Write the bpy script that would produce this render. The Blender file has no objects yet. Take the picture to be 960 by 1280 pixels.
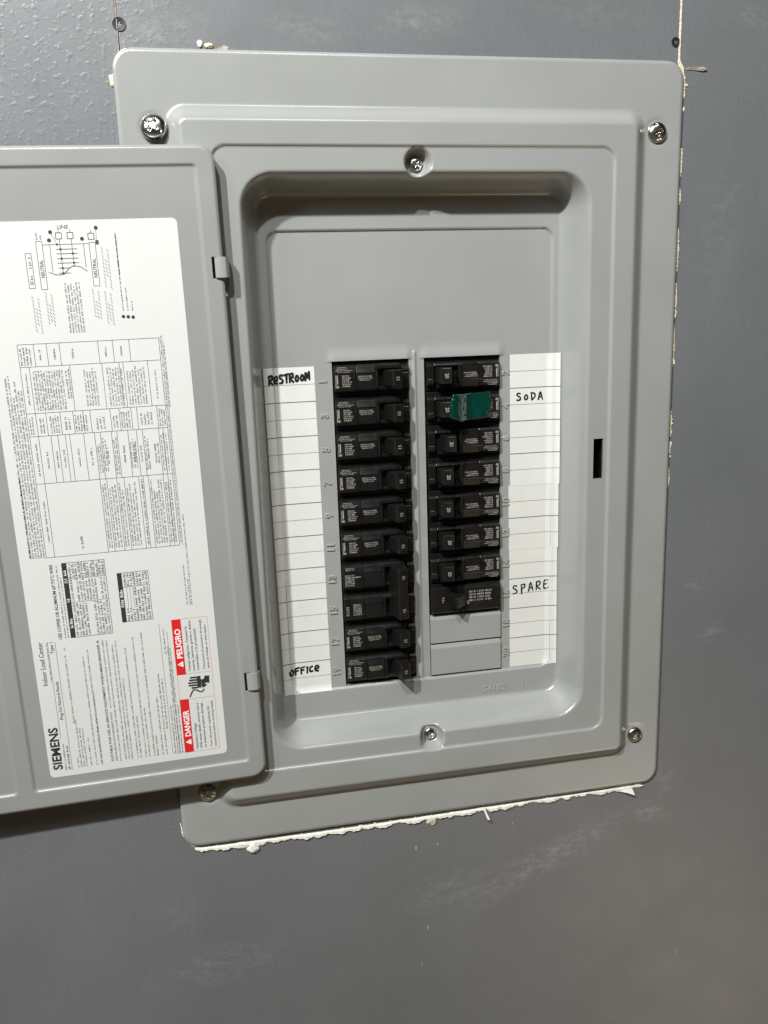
import bpy, bmesh, math, random
import numpy as np
from mathutils import Vector, Matrix, noise
random.seed(7)
C = bpy.context.scene
COL = C.collection
MM = 0.001
# Panel coordinates in millimetres: u to the right, v down, w out of the wall, origin at the cover's top left corner.
OX, OZ = -0.2015, 1.78875
def W(u, v, w=0.0):
    return Vector((OX + u * MM, -w * MM, OZ - v * MM))
def L(u, v, w=0.0):
    return (u * MM, -w * MM, -v * MM)

# ---------------------------------------------------------------- camera
cam_d = bpy.data.cameras.new('camera')
cam = bpy.data.objects.new('camera', cam_d); COL.objects.link(cam)
Rc = [[0.9797024653813362, 0.03236649970134264, -0.19782691683088718],
      [-0.07380066427704818, 0.9758001467089356, -0.20583375727777564],
      [0.18637741622309875, 0.2162555973377402, 0.9583824786284957]]
def dirw(r): return Vector((r[0], r[2], -r[1]))
X, Yd, F = dirw(Rc[0]), dirw(Rc[1]), dirw(Rc[2])
M = Matrix.Identity(4)
for i in range(3):
    M[i][0] = X[i]; M[i][1] = -Yd[i]; M[i][2] = -F[i]
M.translation = W(46.3003, 176.9134, 633.13)
cam.matrix_world = M
cam_d.sensor_fit = 'HORIZONTAL'; cam_d.sensor_width = 36
cam_d.lens = 1083.954 / 960 * 36
cam_d.clip_start = 0.01; cam_d.clip_end = 50
C.camera = cam

# ---------------------------------------------------------------- room light
wd = bpy.data.worlds.new('World'); C.world = wd; wd.use_nodes = True
nt = wd.node_tree; nt.nodes.clear()
bg = nt.nodes.new('ShaderNodeBackground'); wo = nt.nodes.new('ShaderNodeOutputWorld')
tc = nt.nodes.new('ShaderNodeTexCoord'); sx = nt.nodes.new('ShaderNodeSeparateXYZ')
rp = nt.nodes.new('ShaderNodeValToRGB'); mr = nt.nodes.new('ShaderNodeMapRange')
mr.inputs['From Min'].default_value = -1; mr.inputs['From Max'].default_value = 1
rp.color_ramp.elements[0].position = 0.12; rp.color_ramp.elements[0].color = (0.50, 0.37, 0.20, 1)
rp.color_ramp.elements[1].position = 0.52; rp.color_ramp.elements[1].color = (0.07, 0.073, 0.073, 1)
nt.links.new(tc.outputs['Generated'], sx.inputs[0]); nt.links.new(sx.outputs['Z'], mr.inputs['Value'])
nt.links.new(mr.outputs[0], rp.inputs[0]); nt.links.new(rp.outputs[0], bg.inputs[0])
bg.inputs[1].default_value = 0.27
nt.links.new(bg.outputs[0], wo.inputs[0])
def lamp(name, pos, target, size, power, color):
    d = bpy.data.lights.new(name, 'AREA'); d.shape = 'DISK'; d.size = size; d.energy = power; d.color = color
    o = bpy.data.objects.new(name, d); COL.objects.link(o); o.location = pos
    o.rotation_euler = (target - pos).to_track_quat('-Z', 'Y').to_euler(); return o
PC = W(200, 270, 0)
lamp('ceiling_lamp', W(-660, -880, 1020), PC, 0.06, 32, (0.985, 1.0, 0.985))
lamp('ceiling_lamp_near', W(-230, -860, 1020), PC, 0.06, 13, (0.985, 1.0, 0.985))
lamp('upper_sheen_fill', PC + Vector((0.15, -1.35, 1.6)), PC, 0.45, 4.6, (0.93, 0.99, 1.0))  # added soft fill, not a fixture: sheen on the top bevel and lower slope
lamp('side_sheen_fill', PC + Vector((-1.45, -1.10, 1.0)), PC, 0.4, 6.0, (0.95, 1.0, 0.98))  # added fill from the left, no real lamp there; brightens the right recess slope
lamp('floor_bounce_lamp', PC + Vector((0.95, -1.25, -1.5)), PC + Vector((.1, 0, -.1)), 0.7, 2.6, (1.0, 0.80, 0.56))
C.view_settings.view_transform = 'Standard'; C.view_settings.look = 'None'
C.view_settings.exposure = 0.12; C.view_settings.gamma = 1
C.view_settings.use_curve_mapping = False

# ---------------------------------------------------------------- materials
def mat(name, color, rough=0.5, metal=0.0, spec=0.5, bump=None, var=0.0, varscale=30.0, rvar=0.0, coat=0.0):
    m = bpy.data.materials.new(name); m.use_nodes = True
    n = m.node_tree; b = n.nodes['Principled BSDF']
    b.inputs['Base Color'].default_value = (*color, 1); b.inputs['Roughness'].default_value = rough
    b.inputs['Metallic'].default_value = metal; b.inputs['Specular IOR Level'].default_value = spec
    b.inputs['Coat Weight'].default_value = coat
    t = n.nodes.new('ShaderNodeTexCoord')
    if var:
        ns = n.nodes.new('ShaderNodeTexNoise'); ns.inputs['Scale'].default_value = varscale; ns.inputs['Detail'].default_value = 5
        n.links.new(t.outputs['Object'], ns.inputs['Vector'])
        r = n.nodes.new('ShaderNodeMapRange'); r.inputs['From Min'].default_value = .3; r.inputs['From Max'].default_value = .7
        r.inputs['To Min'].default_value = 1 - var; r.inputs['To Max'].default_value = 1 + var
        n.links.new(ns.outputs['Fac'], r.inputs['Value'])
        x = n.nodes.new('ShaderNodeVectorMath'); x.operation = 'SCALE'; x.inputs[0].default_value = color
        n.links.new(r.outputs[0], x.inputs['Scale']); n.links.new(x.outputs[0], b.inputs['Base Color'])
        if rvar:
            r2 = n.nodes.new('ShaderNodeMapRange'); r2.inputs['From Min'].default_value = .3; r2.inputs['From Max'].default_value = .7
            r2.inputs['To Min'].default_value = rough - rvar; r2.inputs['To Max'].default_value = rough + rvar
            n.links.new(ns.outputs['Fac'], r2.inputs['Value']); n.links.new(r2.outputs[0], b.inputs['Roughness'])
    if bump:
        sc, dist, st = bump
        nb = n.nodes.new('ShaderNodeTexNoise'); nb.inputs['Scale'].default_value = sc; nb.inputs['Detail'].default_value = 3
        n.links.new(t.outputs['Object'], nb.inputs['Vector'])
        bp_ = n.nodes.new('ShaderNodeBump'); bp_.inputs['Distance'].default_value = dist; bp_.inputs['Strength'].default_value = st
        n.links.new(nb.outputs['Fac'], bp_.inputs['Height']); n.links.new(bp_.outputs[0], b.inputs['Normal'])
    return m
M_PAINT = mat('grey_enamel', (0.304, 0.307, 0.296), 0.22, spec=1.0, bump=(620, 0.00009, 0.5), var=0.03, varscale=22, rvar=0.02)
M_DOOR = mat('grey_enamel_door', (0.272, 0.273, 0.266), 0.30, spec=0.75, bump=(620, 0.00009, 0.5), var=0.03, varscale=22, rvar=0.02)
M_BLACK = mat('black_plastic', (0.0075, 0.0070, 0.0070), 0.36, spec=0.42, bump=(1500, 0.00005, 0.6), var=0.25, varscale=90, rvar=.08)
M_HANDLE = mat('black_handle_plastic', (0.009, 0.0078, 0.0068), 0.36, spec=0.42, var=0.2, varscale=120, rvar=.06)
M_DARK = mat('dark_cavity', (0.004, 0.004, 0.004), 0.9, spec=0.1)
M_PRINT = mat('grey_print', (0.28, 0.27, 0.235), 0.6, spec=0.3, var=.35, varscale=400)
M_PAPER = mat('label_paper', (0.605, 0.605, 0.588), 0.5, spec=0.35, bump=(60, 0.0004, 0.25), var=.012, varscale=20)
M_STRIP = mat('directory_paper', (0.66, 0.66, 0.63), 0.55, spec=0.35, bump=(45, 0.0008, 0.35), var=.02, varscale=50)
M_STRIP2 = mat('yellowed_directory_paper', (0.645, 0.64, 0.60), 0.55, spec=0.35, bump=(45, 0.0008, 0.35), var=.02, varscale=50)
M_INK = mat('black_ink', (0.025, 0.025, 0.025), 0.55)
M_FINE = mat('fine_print_ink', (0.045, 0.045, 0.045), 0.6)
M_RULE = mat('ruled_line_ink', (0.28, 0.27, 0.25), 0.6)
M_RULE2 = mat('dark_ruled_line_ink', (0.12, 0.115, 0.11), 0.6)
M_RED = mat('red_ink', (0.62, 0.012, 0.015), 0.5)
M_PINK = mat('thin_red_ink', (0.72, 0.26, 0.25), 0.5)
M_MARKER = mat('marker_ink', (0.012, 0.012, 0.014), 0.4)
M_ZINC = mat('zinc_screw', (0.62, 0.62, 0.60), 0.2, metal=1.0, bump=(900, 0.0001, 0.5), var=.15, varscale=300, rvar=.08)
M_BSCREW = mat('black_phosphate', (0.035, 0.03, 0.035), 0.45, metal=0.4, var=.3, varscale=400)
M_GYP = mat('drywall_core', (0.66, 0.60, 0.43), 0.9, spec=.2, bump=(600, 0.0006, 1.0), var=.2, varscale=300)
M_TORN = mat('torn_drywall_paper', (0.74, 0.71, 0.63), 0.85, spec=.2, bump=(500, 0.0005, 1.0), var=.12, varscale=200)
M_SEAM = mat('seam_paper', (0.33, 0.29, 0.23), 0.9, spec=.2, bump=(800, 0.0005, 1.0), var=.35, varscale=250)

def tape_mat():
    m = mat('green_tape', (0.0, 0.034, 0.024), 0.12, spec=0.8, var=.1, varscale=150)
    return m
M_TAPE = tape_mat()

def wall_mat():
    m = bpy.data.materials.new('painted_drywall'); m.use_nodes = True
    n = m.node_tree; b = n.nodes['Principled BSDF']; lk = n.links.new
    geo = n.nodes.new('ShaderNodeNewGeometry')
    def noise_n(scale, detail, vec=None, rough=.5):
        q = n.nodes.new('ShaderNodeTexNoise'); q.inputs['Scale'].default_value = scale; q.inputs['Detail'].default_value = detail
        q.inputs['Roughness'].default_value = rough
        lk(vec or geo.outputs['Position'], q.inputs['Vector']); return q.outputs['Fac']
    def mrange(src, a, b_, c, d, smooth=False):
        q = n.nodes.new('ShaderNodeMapRange'); q.inputs[1].default_value = a; q.inputs[2].default_value = b_
        q.inputs[3].default_value = c; q.inputs[4].default_value = d
        if smooth: q.interpolation_type = 'SMOOTHSTEP'
        lk(src, q.inputs[0]); return q.outputs[0]
    def math_(op, a, b_=None):
        q = n.nodes.new('ShaderNodeMath'); q.operation = op
        for i, s in enumerate((a, b_)):
            if s is None: continue
            if isinstance(s, (int, float)): q.inputs[i].default_value = s
            else: lk(s, q.inputs[i])
        return q.outputs[0]
    def spot(u, v, ru, rv, ang=0.0, amp=1.0):
        mp = n.nodes.new('ShaderNodeMapping'); mp.vector_type = 'TEXTURE'
        p = W(u, v, 0)
        mp.inputs['Location'].default_value = p; mp.inputs['Rotation'].default_value = (0, ang, 0)
        mp.inputs['Scale'].default_value = (ru * MM, 1, rv * MM)
        lk(geo.outputs['Position'], mp.inputs['Vector'])
        ln = n.nodes.new('ShaderNodeVectorMath'); ln.operation = 'LENGTH'; lk(mp.outputs[0], ln.inputs[0])
        return mrange(ln.outputs['Value'], 1.0, 0.0, 0.0, amp, True)
    spots = [(205, -22, 45, 16, 0, .55), (330, -30, 60, 12, 0, .3), (457, -32, 26, 10, 0.2, .5), (300, 640, 125, 22, -0.42, .95),
             (214, 655, 60, 26, -0.2, .6), (395, 607, 34, 15, 0.2, .9), (434, 402, 16, 9, 0, .7), (451, 446, 20, 14, 0, .8),
             (413, 580, 24, 30, 0, .5), (20, 690, 80, 30, -0.1, .5), (-10, 640, 30, 30, 0, .3), (440, 110, 30, 80, 0.1, .25), (25, -10, 60, 26, 0, .6), (130, -15, 45, 12, 0.1, .5)]
    tot = None
    for s in spots:
        o = spot(*s); tot = o if tot is None else math_('MAXIMUM', tot, o)
    mpv = n.nodes.new('ShaderNodeMapping'); mpv.inputs['Scale'].default_value = (1.0, 1.0, 1.9); mpv.inputs['Rotation'].default_value = (0, .35, 0)
    lk(geo.outputs['Position'], mpv.inputs['Vector'])
    streak = mrange(noise_n(85, 10, mpv.outputs[0], .76), .45, .78, 0, .85)
    scuff = math_('MULTIPLY', tot, streak)
    base_sc = math_('MULTIPLY', mrange(noise_n(26, 9, None, .75), .6, .85, 0, 1), .10)
    sc = math_('ADD', scuff, base_sc)
    dark = mrange(noise_n(9, 6), .3, .7, .93, 1.06)
    fine = mrange(noise_n(420, 3), .3, .7, .95, 1.05)
    mp2 = n.nodes.new('ShaderNodeMapping'); mp2.inputs['Scale'].default_value = (9, 1, .6); lk(geo.outputs['Position'], mp2.inputs['Vector'])
    vert = mrange(noise_n(60, 3, mp2.outputs[0]), .3, .7, .97, 1.03)
    k = math_('MULTIPLY', math_('MULTIPLY', dark, fine), vert)
    v = n.nodes.new('ShaderNodeVectorMath'); v.operation = 'SCALE'; v.inputs[0].default_value = (0.146, 0.150, 0.157); lk(k, v.inputs['Scale'])
    mx = n.nodes.new('ShaderNodeMix'); mx.data_type = 'RGBA'; lk(sc, mx.inputs['Factor']); lk(v.outputs[0], mx.inputs['A'])
    mx.inputs['B'].default_value = (0.40, 0.39, 0.375, 1); lk(mx.outputs['Result'], b.inputs['Base Color'])
    # orange peel on the board to the left of the left seam, smooth elsewhere
    sep = n.nodes.new('ShaderNodeSeparateXYZ'); lk(geo.outputs['Position'], sep.inputs[0])
    left = mrange(sep.outputs['X'], OX + .085, OX - 0.0, 0.0, 1.0, True)
    up = mrange(sep.outputs['Z'], OZ - .62, OZ - .52, 0.12, 1.0, True)
    peelmask = math_('MAXIMUM', math_('MULTIPLY', left, up), 0.10)
    pn = math_('ADD', mrange(noise_n(230, 3, None, .5), .52, .72, 0, .8, True), math_('MULTIPLY', noise_n(500, 2), .35))
    peel = math_('MULTIPLY', pn, peelmask)
    weave = math_('ADD', math_('MULTIPLY', noise_n(1100, 2, mp2.outputs[0]), .05), math_('MULTIPLY', noise_n(700, 3), .05))
    hgt = math_('ADD', peel, weave)
    bn = n.nodes.new('ShaderNodeBump'); bn.inputs['Distance'].default_value = 0.0007; bn.inputs['Strength'].default_value = .2
    lk(hgt, bn.inputs['Height']); lk(bn.outputs[0], b.inputs['Normal'])
    lk(mrange(noise_n(30, 5), .3, .7, .36, .42), b.inputs['Roughness'])
    b.inputs['Specular IOR Level'].default_value = .7
    return m
M_WALL = wall_mat()

# ---------------------------------------------------------------- helpers
def tag(o, label=None, cat=None, group=None, kind=None):
    if label: o['label'] = label
    if cat: o['category'] = cat
    if group: o['group'] = group
    if kind: o['kind'] = kind
    return o
def empty(name, loc, label, cat, group=None):
    o = bpy.data.objects.new(name, None); COL.objects.link(o); o.location = loc; o.empty_display_size = .02
    return tag(o, label, cat, group)
def link(name, me, parent=None, loc=None):
    o = bpy.data.objects.new(name, me); COL.objects.link(o)
    if parent: o.parent = parent
    if loc is not None: o.location = loc
    return o
class MB:
    """collects faces, coordinates given by function f (default panel-local millimetres)"""
    def __init__(s): s.v = []; s.f = []; s.m = []; s.mats = []
    def mi(s, m):
        if m not in s.mats: s.mats.append(m)
        return s.mats.index(m)
    def add(s, vs, fs, m):
        k = len(s.v); s.v += [tuple(p) for p in vs]; i = s.mi(m)
        for f in fs: s.f.append(tuple(k + a for a in f)); s.m.append(i)
    def quad(s, a, b, c, d, m): s.add([a, b, c, d], [(0, 1, 2, 3)], m)
    def box(s, u0, u1, v0, v1, w0, w1, m):
        vs = [L(u, v, w) for u in (u0, u1) for v in (v0, v1) for w in (w0, w1)]
        s.add(vs, [(0, 1, 3, 2), (4, 6, 7, 5), (0, 4, 5, 1), (2, 3, 7, 6), (0, 2, 6, 4), (1, 5, 7, 3)], m)
    def prism_u(s, u0, u1, prof, m):      # prof list of (v,w)
        n = len(prof); vs = [L(u0, a, b) for a, b in prof] + [L(u1, a, b) for a, b in prof]
        s.add(vs, [tuple(range(n)), tuple(range(2 * n - 1, n - 1, -1))] + [(i, n + i, n + (i + 1) % n, (i + 1) % n) for i in range(n)], m)
    def prism_v(s, v0, v1, prof, m):      # prof list of (u,w)
        n = len(prof); vs = [L(a, v0, b) for a, b in prof] + [L(a, v1, b) for a, b in prof]
        s.add(vs, [tuple(range(n)), tuple(range(2 * n - 1, n - 1, -1))] + [(i, n + i, n + (i + 1) % n, (i + 1) % n) for i in range(n)], m)
    def mesh(s, name, bevel=0, smooth=False):
        me = bpy.data.meshes.new(name); me.from_pydata(s.v, [], s.f)
        for m in s.mats: me.materials.append(m)
        me.polygons.foreach_set('material_index', s.m)
        bm = bmesh.new(); bm.from_mesh(me)
        if bevel:
            bmesh.ops.recalc_face_normals(bm, faces=bm.faces)
            es = [e for e in bm.edges if len(e.link_faces) == 2 and e.calc_face_angle(0) > .35]
            bmesh.ops.bevel(bm, geom=es, offset=bevel * MM, segments=2, profile=.6, affect='EDGES', clamp_overlap=True)
        bm.to_mesh(me); bm.free()
        if smooth: me.polygons.foreach_set('use_smooth', [True] * len(me.polygons))
        me.update(); return me
    def build(s, name, parent=None, bevel=0, smooth=False, loc=None):
        return link(name, s.mesh(name, bevel, smooth), parent, loc)

_tc = {}
def text_geo(txt, bold=0.0, extrude=0.0, bevel=0.0):
    key = (txt, bold, extrude, bevel)
    if key in _tc: return _tc[key]
    cu = bpy.data.curves.new('t', 'FONT'); cu.body = txt; cu.size = 1; cu.offset = bold; cu.extrude = extrude
    cu.bevel_depth = bevel; cu.bevel_resolution = 1; cu.resolution_u = 3
    o = bpy.data.objects.new('t', cu); COL.objects.link(o)
    dg = bpy.context.evaluated_depsgraph_get()
    me = bpy.data.meshes.new_from_object(o.evaluated_get(dg))
    vs = [tuple(v.co) for v in me.vertices]; fs = [tuple(p.vertices) for p in me.polygons]
    bpy.data.objects.remove(o); bpy.data.curves.remove(cu); bpy.data.meshes.remove(me)
    x0 = min(v[0] for v in vs); x1 = max(v[0] for v in vs)
    vs = [(v[0] - x0, v[1], v[2]) for v in vs]
    _tc[key] = (vs, fs, x1 - x0); return _tc[key]

def S(t):
    t = np.clip(t, 0, 1); return t * t * (3 - 2 * t)
def rr(u, v, u0, u1, v0, v1, r):
    cx, cy = (u0 + u1) / 2, (v0 + v1) / 2
    qx = np.abs(u - cx) - (u1 - u0) / 2 + r; qy = np.abs(v - cy) - (v1 - v0) / 2 + r
    return np.minimum(np.maximum(qx, qy), 0) + np.hypot(np.maximum(qx, 0), np.maximum(qy, 0)) - r
def axis(keys, step):
    out = []
    for a, b in zip(keys[:-1], keys[1:]):
        n = max(1, int(math.ceil((b - a) / step - 1e-9))); out += list(np.linspace(a, b, n, endpoint=False))
    out.append(keys[-1]); return np.array(out)
def sheet(name, U, V, hfun, width, height, rad, holes, m, skirt, parent):
    """pressed sheet-metal: a height field over a rounded rectangle with cut-outs and a folded edge"""
    uu, vv = np.meshgrid(U, V)
    dv = np.minimum(vv, height - vv)
    inset = np.where(dv < rad, rad - np.sqrt(np.maximum(rad * rad - (rad - np.minimum(dv, rad)) ** 2, 0)), 0)
    band = rad + 3.0
    lf = np.clip((band - uu) / band, 0, 1); rf = np.clip((uu - (width - band)) / band, 0, 1)
    u2 = uu + inset * lf - inset * rf
    hh = hfun(u2, vv)
    nv, nu = uu.shape
    co = np.stack([u2 * MM, -hh * MM, -vv * MM], -1).reshape(-1, 3)
    cu = (U[:-1] + U[1:]) / 2; cv = (V[:-1] + V[1:]) / 2
    keep = np.ones((nv - 1, nu - 1), bool)
    for (a, b, c, d) in holes:
        keep &= ~(((cu > a) & (cu < b))[None, :] & ((cv > c) & (cv < d))[:, None])
    jj, ii = np.nonzero(keep)
    f = np.stack([jj * nu + ii, (jj + 1) * nu + ii, (jj + 1) * nu + ii + 1, jj * nu + ii + 1], 1)
    # folded skirt round the rim
    ring = [i for i in range(nu)] + [j * nu + nu - 1 for j in range(1, nv)] + [(nv - 1) * nu + i for i in range(nu - 2, -1, -1)] + [j * nu for j in range(nv - 2, 0, -1)]
    ring = np.array(ring); sk = co[ring].copy(); sk[:, 1] = -skirt * MM
    k = len(co); co = np.vstack([co, sk]); n = len(ring); a = np.arange(n); b = (a + 1) % n
    f2 = np.stack([ring[a], ring[b], k + b, k + a], 1)
    f = np.vstack([f, f2])
    me = bpy.data.meshes.new(name); me.vertices.add(len(co)); me.vertices.foreach_set('co', co.astype(np.float32).ravel())
    me.loops.add(f.size); me.loops.foreach_set('vertex_index', f.astype(np.int32).ravel())
    me.polygons.add(len(f)); me.polygons.foreach_set('loop_start', np.arange(0, f.size, 4, dtype=np.int32))
    me.polygons.foreach_set('use_smooth', np.ones(len(f), bool))
    me.update(calc_edges=True); me.validate(); me.materials.append(m)
    return link(name, me, parent)

# ---------------------------------------------------------------- the wall
wall_b = MB()
U0, U1, V0, V1 = -1500, 1900, -1500, 1900
rim = [(4.2, V0), (4.2, 12), (2.2, 30), (2.0, 540), (2.0, 566), (6, 574), (14, 579.4), (120, 579.8), (260, 579.2), (385, 579.0), (397, 574), (404.2, 562), (404.4, 420), (404.2, 200),
       (404.3, 10), (401.0, 6), (401.0, V0)]
outer = [(U1, V0), (U1, V1), (U0, V1), (U0, V0)]
poly = rim + outer
# front face cut in convex strips so that it stays clean
def wq(a, b, c, d): wall_b.quad(L(*a, 0), L(*b, 0), L(*c, 0), L(*d, 0), M_WALL)
for (a, b) in zip(rim[:-1], rim[1:]):
    if b[0] <= 14 and a[1] < b[1]: wq((U0, a[1]), (U0, b[1]), b, a)
    elif a[0] > 380 and a[1] > b[1]: wq((U1, b[1]), b, a, (U1, a[1]))
    elif a[1] >= 579 or b[1] >= 579:
        wq(a, (a[0], V1), (b[0], V1), b)
wq((U0, 579.4), (U0, V1), (14, V1), (14, 579.4)); wq((385, 579.0), (385, V1), (U1, V1), (U1, 579.0))
for (a, b) in zip(rim[:-1], rim[1:]):
    wall_b.quad(L(*a, 0), L(*a, -12.5), L(*b, -12.5), L(*b, 0), M_GYP)
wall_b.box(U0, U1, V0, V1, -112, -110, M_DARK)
wall = wall_b.build('wall', None, loc=W(0, 0, 0)); tag(wall, kind='structure')
pb = MB(); pb.box(5.6, 399.9, V0, 6, -12.5, -0.35, M_WALL)
pb.build('drywall_patch', wall, bevel=.5)

def ragged(name, pts, wmin, wmax, h, m, parent, step=.8, seed=0, side=0, freq=.35, gaps=0.0, w0=-1.0, taper=False):
    """a crumbly line of torn paper or plaster following pts, irregular width and thickness"""
    b = MB(); rows = []
    P = [Vector(p) for p in pts]
    k = 0
    for a, c in zip(P[:-1], P[1:]):
        d = c - a; n = max(1, int(d.length / step)); nrm = Vector((-d.y, d.x)).normalized()
        for i in range(n):
            p = a + d * i / n; k += 1
            x = noise.noise(Vector((p.x * freq, p.y * freq, seed))) * .5 + .5
            y = noise.noise(Vector((p.x * freq * 3, p.y * freq * 3, seed + 9)))
            z = noise.noise(Vector((p.x * freq * .35, p.y * freq * .35, seed + 31))) * .5 + .5
            wd_ = max(0.08, wmin + (wmax - wmin) * max(0, x * 1.25 - .12) + y * .3 * (wmax - wmin))
            if z < gaps: wd_ = 0.05; hh = -.9
            else: hh = h * (.5 + .9 * x + .3 * y)
            if taper:
                tt = (k * step) / max(1.0, sum((P[z_ + 1] - P[z_]).length for z_ in range(len(P) - 1))); wd_ = max(.05, wd_ * math.sin(math.pi * min(1, max(0, tt))) ** .6)
            wd_ *= min(1.0, .15 + k * step / 7.0) if side else 1.0
            lo, hi = (-wd_ / 2, wd_ / 2) if side == 0 else ((0, wd_) if side > 0 else (-wd_, 0))
            lo += noise.noise(Vector((k * .7, seed, 3))) * .15 * wmin
            q = [p + nrm * t for t in (lo, lo + .28 * (hi - lo), lo + .7 * (hi - lo), hi)]
            rows.append([L(q[0].x, q[0].y, w0), L(q[1].x, q[1].y, hh * .9), L(q[2].x, q[2].y, hh), L(q[3].x, q[3].y, w0 * .6)])
    vs = [v for r in rows for v in r]
    fs = [(4 * i + j, 4 * i + j + 1, 4 * i + 5 + j, 4 * i + 4 + j) for i in range(len(rows) - 1) for j in range(3)]
    b.add(vs, fs, m); return b.build(name, parent)
_r = random.Random(12)
CR = []
for i in range(46):
    CR.append((10 + 372 * _r.random(), 581.6 + 1.0 * _r.random(), .5 + 1.9 * _r.random() ** 3, .4 + 1.3 * _r.random() ** 2, M_TORN))
for i in range(40):
    CR.append((404.6 + 1.1 * _r.random(), _r.choice((20, 70, 92, 133, 170, 205, 264, 285, 309)) + _r.uniform(-13, 13), .35 + .9 * _r.random(), .5 + 1.8 * _r.random() ** 2, M_GYP))
ragged('seam_paper', [(5.0, -120), (5.2, -40), (5.0, -14), (4.7, 0), (4.6, 14)], 1.0, 1.7, .25, M_SEAM, wall, seed=3)
ragged('seam_paper', [(400.4, -120), (400.7, -40), (400.5, -14), (400.6, 0), (401.5, 8)], .9, 2.6, .5, M_GYP, wall, seed=5, freq=.5)
ragged('torn_drywall_paper', [(8, 579.8), (24, 580.6), (60, 581.0), (130, 581.4), (200, 581.0), (260, 580.4), (320, 580.0), (382, 579.4), (388, 578.2)], 2.2, 7.0, 1.6, M_TORN, wall, seed=11, side=1, freq=.13, w0=-.8)
ragged('torn_drywall_paper', [(-1.6, 556), (-.8, 561), (-.3, 567), (2.5, 573), (6, 577), (9, 580)], .8, 2.6, .7, M_TORN, wall, seed=14, freq=.5)
for i, (a, b_) in enumerate([(8, 26), (60, 80), (88, 100), (116, 150), (157, 181), (188, 222), (254, 274), (280, 290), (300, 318)]):
    o = 404.9 if i < 5 else 404.6
    ragged('drywall_crumbs', [(o, a), (o + .3, (a + b_) / 2), (o, b_)], .9, 4.2, .7, M_GYP, wall, seed=20 + i, freq=.6, taper=True, step=.6)

def lump(name, u, v, ru, rv, h, m, parent, seed=0, w=0):
    bm = bmesh.new(); bmesh.ops.create_icosphere(bm, subdivisions=3, radius=1)
    for x in bm.verts:
        k = 1 + .45 * noise.noise(x.co * 1.6 + Vector((seed * 7.3, 0, 0))) + .2 * noise.noise(x.co * 4 + Vector((seed, 5, 0)))
        x.co = Vector(L(u + x.co.x * ru * k, v + x.co.z * rv * k, w + x.co.y * h * k))
    me = bpy.data.meshes.new(name); bm.to_mesh(me); bm.free(); me.materials.append(m)
    me.polygons.foreach_set('use_smooth', [True] * len(me.polygons)); return link(name, me, parent)
cb = bmesh.new()
for (u_, v_, a_, b__, m_) in CR:
    t_ = bmesh.ops.create_icosphere(cb, subdivisions=2, radius=1)
    for x in t_['verts']:
        k_ = 1 + .5 * noise.noise(x.co * 1.7 + Vector((u_, v_, 0)))
        x.co = Vector(L(u_ + x.co.x * a_ * k_, v_ + x.co.z * b__ * k_, .1 + x.co.y * .7 * k_))
cme = bpy.data.meshes.new('plaster_crumbs'); cb.to_mesh(cme); cb.free(); cme.materials.append(M_TORN)
tag(link('plaster_crumbs', cme, wall), kind='stuff')
lump('plaster_lump', 53.5, 587.0, 4.8, 4.6, 3.0, M_TORN, wall, 1)
lump('plaster_lump', 45.5, 583.6, 9.0, 2.8, 1.7, M_TORN, wall, 2)
lump('plaster_lump', 59.5, 584.2, 4.6, 2.4, 1.8, M_TORN, wall, 8)
lump('plaster_lump', 201.5, 586.0, 4.4, 4.2, 1.3, M_GYP, wall, 3)
lump('plaster_lump', 304, 582.8, 7.0, 3.0, 1.4, M_TORN, wall, 4)
lump('plaster_lump', 62.0, -3.0, 3.0, 1.6, 1.2, M_GYP, wall, 5)
lump('plaster_lump', 56.5, -4.0, 1.8, 2.2, 1.2, M_TORN, wall, 6)
lump('plaster_lump', -1.0, 19.5, 1.9, 4.2, .8, M_GYP, wall, 7)
lump('plaster_lump', 407.0, 15.5, 1.6, 1.0, .8, M_GYP, wall, 9)
def flake(name, pts, m, parent=wall, t=.25):      # pts (u,v,w) a curled flake with thickness
    b = MB(); n = len(pts)
    vs = [L(*p) for p in pts] + [L(p[0], p[1], p[2] - t) for p in pts]
    b.add(vs, [tuple(range(n)), tuple(range(2 * n - 1, n - 1, -1))] + [(i, (i + 1) % n, n + (i + 1) % n, n + i) for i in range(n)], m)
    return b.build(name, parent)
flake('paper_flake', [(241, 580.5, .5), (247.5, 580.3, .5), (248.6, 585, 2.5), (250.5, 590, 5.5), (248.3, 589.5, 5.2), (246.3, 583, 1.5), (241, 582, .5)], M_TORN)
flake('paper_flake', [(357, 580, .4), (378, 578.4, .5), (381, 582, 2), (382.5, 587.5, 4.5), (376, 585, 3.2), (366, 582.4, 1)], M_TORN)
flake('paper_flake', [(383, 579, .4), (391, 577.2, 1.2), (388.8, 580, 1.0), (392, 581, 1.6), (386, 582.5, 1), (380, 581, .3)], M_TORN)
flake('paper_flake', [(66, -1, .3), (72, -3, 1.6), (75.5, -1.6, 3), (73, .5, 2), (68, .8, .3)], M_SEAM)
flake('paper_flake', [(402, 4.6, .4), (410, 3.0, 1.0), (420, 3.2, 1.2), (422.5, 4.5, 1.8), (420, 5.8, 1.0), (411, 5.2, .5)], M_SEAM)
flake('paper_flake', [(400.5, -2, .3), (404, 4, .8), (405, 14, .4), (402.5, 20, .4), (401, 8, .6)], M_GYP)
for (u, v, r) in [(187.2, 609.7, 1.5), (195.9, 688.1, 1.6), (190.1, 722.8, 1.2), (206, 609, .6), (431, 757, 1.6), (272, 600, .7)]:
    flake('paper_flake', [(u, v - r * 2, .15), (u + .7, v - r, .25), (u + .3, v + r, .5), (u + .8, v + 2 * r, .3), (u - .6, v + r, .25), (u - .5, v - r, .2)], M_SEAM, t=.12)

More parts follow.
